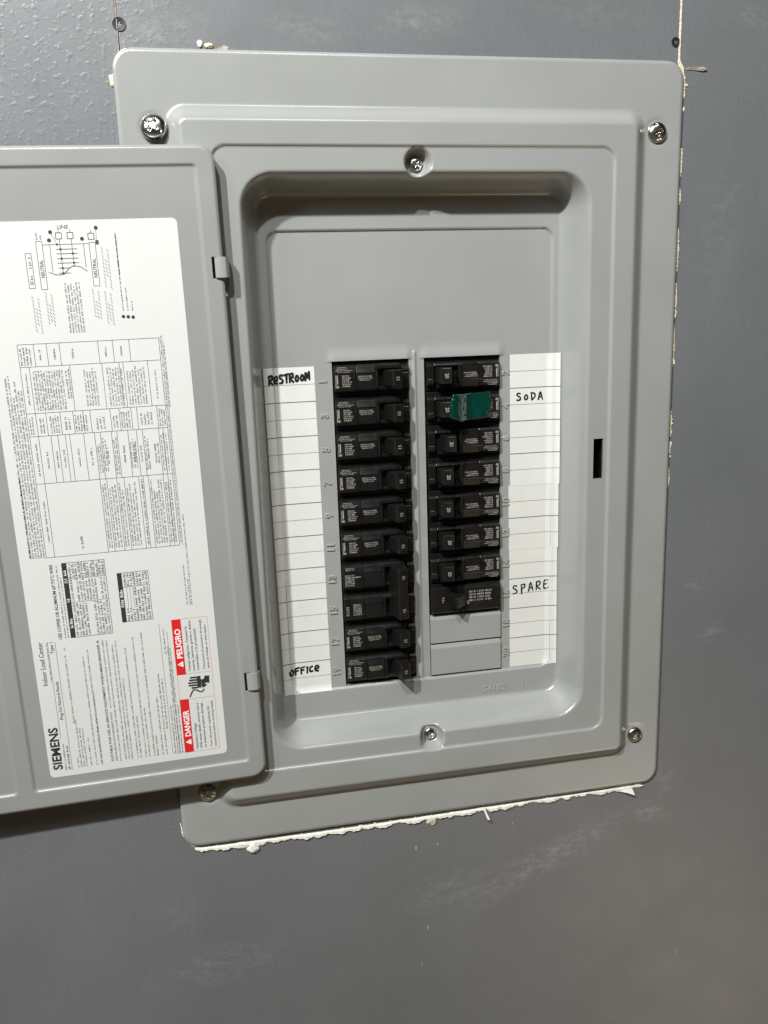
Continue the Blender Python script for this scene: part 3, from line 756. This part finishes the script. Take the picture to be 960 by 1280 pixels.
# narrow row
for q in (23.2, 29.6, 38.6, 46.8, 53.2, 57.8, 70.8, 76.6, 84.4, 88.2, 101.5): seg(248, q, 263.3, q, t, TL)
block(249.5, 262, 18.4, 22.4, 1.6, 1.1, .1); block(250, 261, 25, 29, 1.8, 1.1, .2); block(249.5, 262, 31.5, 38, 1.6, 1.1, .1)
block(251, 260, 41, 46, 2.1, 1.3, .1); block(249.5, 262, 47.4, 57, 1.7, 1.1, .15); block(250, 260, 61, 68, 2.2, 1.3, .15)
block(250, 260, 72, 76, 2, 1.1, .15); block(249.5, 262, 77.2, 83.8, 1.6, 1.1, .1); block(251, 260, 90, 98, 2.2, 1.3, .15); block(249.5, 262, 102.2, 106.6, 1.6, 1.1, .1)
# next row
for q in (23.2, 31.0, 35.4, 40.2, 43.0, 52.0, 59.0, 62.8, 70.0, 73.6, 80.8, 86.4, 90.4, 101.2, 104.2): seg(215.8, q, 248, q, t, TL)
fine(221, 244, 21.4, 1.2)
for q in (27.8, 34, 38.6, 48.0, 56.2, 66.8, 77.6, 84.4, 88.8): fine(226, 238, q, 1.25)
block(220, 243, 59.6, 62.6, 1.5, 1.0, .2); block(221, 246, 63.2, 66, 1.5, 1, .1); block(218, 245, 70.4, 73.6, 1.5, 1.0, .1); block(222, 243, 81, 86, 1.6, 1.0, .15)
block(220, 245, 90.8, 95, 1.6, 1.1, .2); block(224, 238, 97, 100.6, 1.9, 1.2, .1); block(218, 246, 101.8, 106.8, 1.6, 1.0, .1)
# last row
seg(164.2, 23.2, 215.8, 23.2, t, TL)
fine(175, 205, 21.4, 1.1); fine(168, 178, 43.0, 1.6)
for q in (58.9, 63.4, 70.0, 74.8, 84.6, 87.6, 91.0, 101.0, 104.2): seg(164.2, q, 215.8, q, t, TL)
block(167, 214, 59.6, 63, 1.6, 1.1, .15); block(167, 214, 64.0, 69.8, 1.8, 1.15, .4); block(167, 214, 70.6, 74.6, 1.7, 1.1, .15); block(167, 214, 75.4, 83.6, 1.8, 1.15, .35)
fine(167, 214, 87.0, 1.2, M_INK, 1.2); block(167, 214, 91.6, 100.6, 1.7, 1.15, .25); block(167, 214, 101.6, 107, 1.6, 1.1, .1)
seg(164, 109.6, 310, 109.6, .2, M_FINE); block(166, 310, 108, 109.4, 1.5, 1.0, .0); fine(262, 306, 110.8, 1.0)
# column of notes left of the table
block(164.5, 290, 6.8, 17.0, 1.75, 1.15, .12); fine(165, 222, 8.0, 1.3, M_INK, 1.2)
# wiring diagram
def dg(X_, Y_):        # diagram grid -> (s, q)
    return None
def text_h(txt, s, q0, q1, h, m, bold=0):       # upright on the open door
    vs, fs, wdt = text_geo(txt, bold); z = Z(); kx = (q1 - q0) / wdt; ky = h / .72
    lab.add([LB(s + y * ky, q0 + x * kx, z) for x, y, _ in vs], fs, m)
text_h('LINE', 379.9, 51.5, 58.2, 2.3, M_FINE, .01)
frame(343.6, 365.3, 30.0, 33.6, .3, M_FINE); frame(342.6, 372.6, 37.3, 41.1, .3, M_FINE); frame(343.6, 371, 69.9, 73.7, .3, M_FINE)
fine(373.6, 379, 38.6, 1.2); fine(373.6, 377, 41, 1.2)
text('NEUTRAL', 350, 361, 40.3, 2.2, M_FINE, .01); text('NEUTRAL', 349, 361, 72.9, 2.2, M_FINE, .01)
fine(346, 353, 32.9, 2.0, dens=.9); fine(356, 363, 32.9, 2.0, dens=.9)
seg(370.3, 41.1, 370.3, 69.9, .32, M_FINE)
for q, s0, s1 in ((45.6, 370.3, 353), (51.9, 374, 352), (59.2, 374, 356), (66.4, 370.3, 355.6)): seg(s0, q, s1, q, .32, M_FINE)
for i, s in enumerate((367.3, 364.5, 361.5, 358.7, 355.6, 352.4)):
    seg(s, 49.2, s, 62.2 if i < 4 else 56.5, .4, M_FINE); circle(s, 51.9 if i % 2 == 0 or i == 5 else 59.2, .75, M_INK)
for s, q in ((373, 45.6), (378, 46.9), (373.4, 65.9), (380, 75.2)): circle(s, q, 1.25, M_INK)
seg(378, 46.9, 370.3, 50.2, .28, M_FINE); circle(370.3, 50.2, .7, M_INK)
for q, s in ((49.9, 375.6), (57.0, 375.6), (69.8, 374.8)): frame(s - 1.9, s + 1.9, q, q + 3.6, .45, M_FINE); seg(s + 1.9, q + 1.8, s + 4, q + 2.0, .3, M_FINE)
seg(380, 75.2, 372, 74.6, .25, M_FINE); rect(369.6, 372.4, 74.0, 76.0, M_FINE)
cv = [(353.5, 43.1), (351.9, 46), (351.3, 49.5), (351.8, 52.4), (355.5, 55.9), (356.9, 59), (356, 63.2), (353, 66.9)]
for a, b_ in zip(cv[:-1], cv[1:]): seg(a[0], a[1], b_[0], b_[1], .45, M_FINE)
block(314.5, 348, 51.4, 61.2, 1.72, 1.1, .12)
def hatch(q, s0, s1, ns=3):
    s = s1; k = 0
    while s > s0:
        for j in range(ns):
            if 2 < k < 8 or j != 1: seg(s - j * .7, q + j * 1.7, s - 1.9 - j * .7, q + j * 1.7 + .9, .3, M_FINE)
        s -= 2.35; k += 1
hatch(30.6, 317, 339); hatch(39.0, 322, 341); hatch(68.4, 324, 342); hatch(76.0, 319, 340); hatch(77.0, 344, 368)
fine(327, 377, 87.0, .8, dens=1.3); fine(327, 342, 90.0, .9, dens=1.1); fine(327, 334, 93.0, .9, dens=1.1)
for q in (86.6, 89.7, 92.8): circle(323.4 - (q - 86) * .1, q - .3, 1.15, M_INK)
fine(350, 376, 87.2, .8, M_INK, 1.5)
plabel = lab.build('printed_label', door)
# label sits on the recessed panel: bring it in line with the door sheet

# ---------------------------------------------------------------- circuit breakers
# breaker-local: x from the outer (label) end 0..58 towards the handle end, y down 0..25.4; right column is the same part turned half round
def ink_line(b, x0, x1, y, h, w, m=M_PRINT, sl=0.0):
    s = x0
    while s < x1 - .3:
        cw = h * rg.uniform(.35, .6)
        b.quad(L(s, y, w + sl * y), L(s, y - h, w + sl * (y - h)), L(s + cw * .72, y - h, w + sl * (y - h)), L(s + cw * .72, y, w + sl * y), m)
        s += cw + (h * .5 if rg.random() < .2 else h * .07)
def flat_text(b, txt, x, y, size, wfun, m, rot=False):
    vs, fs, wdt = text_geo(txt, .02)
    pts = []
    for a, c, _ in vs:
        a = (a - wdt / 2) * size; c = (c - .35) * size
        px_, py_ = (x - c, y - a) if rot else (x + a, y - c)
        pts.append(L(px_, py_, wfun(px_, py_)))
    b.add(pts, fs, m)
HP = [(37.5, -7.5), (42.0, 8.4), (43.0, 9.8), (49.0, 8.0), (49.8, 7.0), (51.0, -7.5)]     # handle profile (x, w)
def hw(x): return 9.8 - (x - 43.0) * 1.8 / 6.0 + .08
def body_one(b, y0, yl=25.4, style=0):
    """one pole's moulded front, top at y0"""
    def P(x0, x1, prof): b.prism_u(x0, x1, [(y0 + a, c) for a, c in prof], M_BLACK)
    b.box(.3, 57.7, y0 + .35, y0 + yl - .35, -60, -10.4, M_BLACK)
    P(1.0, 17.2, [(2.2, -10.4), (2.2, -6.6), (4.0, -4.4), (7.6, -3.8), (8.2, -4.2), (19.8, -4.4), (21.6, -5.4), (21.6, -10.4)])
    P(17.35, 31.2, [(2.0, -10.4), (2.0, -5.6), (3.2, -4.2), (8.2, -2.7), (8.9, -3.4), (20.6, -4.0), (21.6, -5.0), (21.6, -10.4)])
    P(31.3, 33.4, [(2.0, -10.4), (2.0, -4.6), (4.0, -2.4), (19.6, -2.4), (21.8, -4.4), (21.8, -10.4)])
    P(33.5, 50.0, [(2.0, -10.4), (2.0, -4.6), (3.4, -2.8), (5.6, -2.8), (6.0, -7.6), (6.0, -10.4)])
    P(33.5, 52.0, [(18.6, -10.4), (18.6, -7.0), (19.4, -4.2), (21.4, -5.2), (21.8, -10.4)])
    P(33.5, 51.9, [(6.0, -10.4), (6.0, -8.8), (18.6, -8.8), (18.6, -10.4)])
    P(52.0, 57.4, [(4.2, -10.4), (4.2, -6.4), (6.0, -5.0), (8.0, -4.8), (8.4, -5.6), (19.6, -5.6), (21.0, -6.8), (21.0, -10.4)])
def print_one(b, y0, amp, style=0):
    for i, (a, c) in enumerate(((3.4, 10.5), (2.8, 11.2), (2.2, 14.5), (3.4, 13))): ink_line(b, a, c, y0 + 4.2 + i * 1.12, .62, -3.6 if i else -3.75)
    zf = -4.12
    # boxed emblem column
    b.quad(L(1.8, y0 + 9.4, zf), L(2.2, y0 + 9.4, zf), L(2.2, y0 + 18.8, zf), L(1.8, y0 + 18.8, zf), M_PRINT)
    b.quad(L(2.6, y0 + 9.4, zf), L(3.6, y0 + 9.4, zf), L(3.6, y0 + 16, zf), L(2.6, y0 + 16, zf), M_PRINT)
    b.add([L(3.4 + 1.0 * math.cos(k), y0 + 17.9 + 1.0 * math.sin(k), zf) for k in np.linspace(0, 5.6, 9)], [tuple(range(9))], M_PRINT)
    for i in range(6): ink_line(b, 6.8, rg.uniform(11.5, 14.5), y0 + 10.6 + i * 1.5, 1.0, -4.08)
    for i in range(3): ink_line(b, 18.6 + (i == 2) * .8, 27.5 + rg.uniform(0, 2), y0 + 11.2 + i * 1.35, .85, -3.4)
    ink_line(b, 53, 57, y0 + 9.6, .25, -5.45)
def handle_mesh(prof_shift=0, y0=6.6, y1=18.4, amp='15', name='handle', tie=False):
    b = MB(); prof = [(a + prof_shift, c) for a, c in HP]
    b.prism_v(y0, y1, prof, M_HANDLE)
    me = None
    if tie:
        flat_text(b, amp, 46.2, 13.2, 3.4, lambda x, y: hw(x) + .1, M_PRINT, True); flat_text(b, amp, 46.2, 38.0, 3.4, lambda x, y: hw(x) + .1, M_PRINT, True)
    return b, (prof_shift, amp)
def make_breaker(label, amp='20', shift=0.0):
    root = empty('circuit_breaker', (0, 0, 0), label, 'circuit breaker', 'black circuit breakers in the two columns')
    b = MB(); body_one(b, 0); b.build('body', root, bevel=.3)
    b, _ = handle_mesh(shift); h = b.build('handle', root, bevel=.5)
    b = MB(); flat_text(b, amp, 46.0 + shift, 12.6, 3.6, lambda x, y: hw(x - shift) + .12, M_PRINT, True); b.build('amp_rating', h)
    b = MB(); print_one(b, 0, amp); tag(b.build('printed_text', root), kind='stuff')
    return root
def copy_tree(o, parent=None):
    c = o.copy(); COL.objects.link(c); c.parent = parent
    for ch in list(o.children): copy_tree(ch, c)
    return c
def jit(o, i):
    for c in o.children:
        if c.name.startswith('handle'): c.location = (.25 * MM * math.sin(i * 2.7), 0, .3 * MM * math.sin(i * 4.1))
ords = ['top', 'second', 'third', 'fourth', 'fifth', 'sixth']
P15 = make_breaker('black breaker at the top of the left column, beside the RESTROOM row', '15')
leftlab = {1: 'black breaker second from the top in the left column, beside embossed number 3',
           2: 'black breaker third from the top in the left column, beside embossed number 5',
           3: 'black breaker fourth from the top in the left column, beside embossed number 7',
           4: 'black breaker fifth from the top in the left column, beside embossed number 9',
           5: 'black breaker in the left column directly above the double breaker, beside number 11',
           8: 'black breaker in the left column directly below the double breaker, beside number 17',
           9: 'black breaker at the bottom of the left column, beside the OFFICE row'}
for i in (0, 1, 2, 3, 4, 5, 8, 9):
    o = P15 if i == 0 else copy_tree(P15)
    o.location = W(*I(135.5, 206.3 + 25.4 * i + .1 * math.sin(i * 5)), -11.1 + .25 * math.sin(i * 3.1)); o.scale = (1.0172,) * 3
    jit(o, i)
    if i: o['label'] = leftlab[i]
# double-pole breaker (rows 13 and 15)
dbl = empty('circuit_breaker', W(*I(135.5, 206.3 + 25.4 * 6), -10.9), 'black double breaker with one tall tied handle spanning two rows of the left column', 'circuit breaker', 'black circuit breakers in the two columns')
dbl.scale = (1.0172,) * 3
b = MB(); body_one(b, 0); body_one(b, 25.4); b.build('body', dbl, bevel=.3)
b = MB(); b.prism_v(4.6, 45.4, [(a - .6, c + (1 if c > 0 else 0)) for a, c in HP], M_HANDLE); h = b.build('handle', dbl, bevel=.6)
b = MB()
for y in (11.5, 38.0): flat_text(b, '15', 45.6, y, 3.4, lambda x, y_: hw(x + .6) + 1.12, M_PRINT, True)
tag(b.build('amp_rating', h), kind='stuff')
b = MB()
for i in range(2): ink_line(b, 3, 10, 5 + i * 1.3, .7, -3.6)
for i in range(6): ink_line(b, 2.4, rg.uniform(9, 15), 11 + i * 1.6, 1.1, -4.08)
for i in range(6): ink_line(b, 2.4, 5.0, 36.4 + i * 1.3, .8, -4.08); ink_line(b, 8, 14.6, 35 + i * 1.6, 1.1, -4.08)
tag(b.build('printed_text', dbl), kind='stuff')
rightlab = {0: 'black breaker at the top of the right column, above the green tape',
            1: 'black breaker in the right column with green tape stuck over its handle',
            2: 'black breaker with handle thrown the other way, directly below the taped breaker',
            3: 'black breaker fourth from the top in the right column',
            4: 'black breaker fifth from the top in the right column',
            5: 'black breaker sixth from the top in the right column',
            6: 'black breaker in the right column directly above the lowest one, over the SPARE row'}
P20 = make_breaker(rightlab[0], '20')
for i in range(7):
    o = P20 if i == 0 else (copy_tree(P20) if i != 2 else make_breaker(rightlab[2], '20', -3.0))
    o['label'] = rightlab[i]; jit(o, i + 20); o.location = W(*I(264.3, 206.1 + 25.4 * (i + 1) - .2), -11.1 + .2 * math.sin(i * 2.3)); o.rotation_euler = (0, math.pi, 0); o.scale = (1.0172,) * 3
sp = empty('circuit_breaker', W(*I(205.6, 206.1 + 25.4 * 7), -11.1), 'black breaker with blue-grey print at the bottom of the right column, beside SPARE', 'circuit breaker', 'black circuit breakers in the two columns')
sp.scale = (1.0172,) * 3
b = MB()
b.box(.3, 58.2, .4, 24.4, -60, -10.4, M_BLACK)
b.prism_u(1, 19, [(2.0, -10.4), (2.0, -6.4), (3.5, -4.4), (22.4, -4.2), (23.6, -5.6), (23.6, -10.4)], M_BLACK)
b.prism_u(19.2, 57.8, [(1.4, -10.4), (1.4, -6.4), (3.0, -3.6), (4.2, -3.2), (22.4, -3.8), (23.6, -5.4), (23.6, -10.4)], M_BLACK)
b.build('body', sp, bevel=.3)
b = MB(); b.prism_v(8.0, 16.8, [(15.5, -5), (17.2, 6.4), (19.0, 7.4), (26.5, 1.0), (29, -2), (29.5, -5)], M_HANDLE); h = b.build('handle', sp, bevel=.5)
b = MB()
for r in range(4):
    for k in range(3): ink_line(b, 31.5 + k * 6.6, 36.8 + k * 6.6, 7.6 + r * 2.4, 1.5, -3.05)
flat_text(b, '20', 30.2, 15.6, 3.2, lambda x, y: -3.02, M_PRINT, True); ink_line(b, 9.6, 11.2, 14.5, 1.0, -4.2); ink_line(b, 9.6, 11.4, 12.8, 1.0, -4.2); ink_line(b, 9.6, 11.2, 11.1, 1.0, -4.2)
tag(b.build('printed_text', sp), kind='stuff')

# ---------------------------------------------------------------- green tape on the second right breaker
prof = [(220.8, 8.6), (222.8, 9.0), (226.4, 7.6), (230.0, 5.0), (233.0, 2.2), (235.2, .2), (240, -1.5), (246, -1.9), (250.5, -2.2), (254.6, -2.6)]
tb = MB(); rows = []
pu = np.array([p[0] for p in prof]); pw = np.array([p[1] for p in prof]); nu, nv = 44, 22
for j in range(nv + 1):
    t = j / nv
    for i in range(nu + 1):
        a = i / nu; uu_ = 220.8 + (254.6 - 220.8) * a
        top = 232.4 + .6 * math.sin(a * 3); bot = 249.8 + 4.2 * min(1, a / .3) - 2.2 * max(0, a - .3) / .7
        vv_ = top + (bot - top) * t + .25 * noise.noise(Vector((uu_ * .6, t * 3, 1)))
        e = (1.3 * noise.noise(Vector((uu_ * 3, j * .55, 3))) + (t - .5) * 1.8 * (1 if i == nu else -1.2)) * (1 - a if a < .5 else a) if i < 3 or i > nu - 3 else 0
        ww_ = float(np.interp(uu_, pu, pw)) + .35 * noise.noise(Vector((uu_ * .22, vv_ * .28, 8))) - 1.0 * max(0, t - .8) * 5 * (a > .1) * .8 + 1.7 + 2.4 * math.exp(-((uu_ - 247) / 3.4) ** 2 - ((vv_ - 252.5) / 3.6) ** 2) + .25 * noise.noise(Vector((uu_ * .6, vv_ * .6, 2)))
        rows.append(L(uu_ + e, vv_, ww_))
N = nu + 1; K = len(rows)
tb.add(rows, [(j * N + i, (j + 1) * N + i, (j + 1) * N + i + 1, j * N + i + 1) for j in range(nv) for i in range(nu)], M_TAPE)
tape = tb.mesh('tape', smooth=True)
o = link('tape', tape, None, W(*I(0, 0), -11.1)); tag(o, 'glossy dark green tape stuck over a breaker handle in the right column', 'tape'); o.scale = (1.0172,) * 3

sm = o.modifiers.new('thickness', 'SOLIDIFY'); sm.thickness = .00015
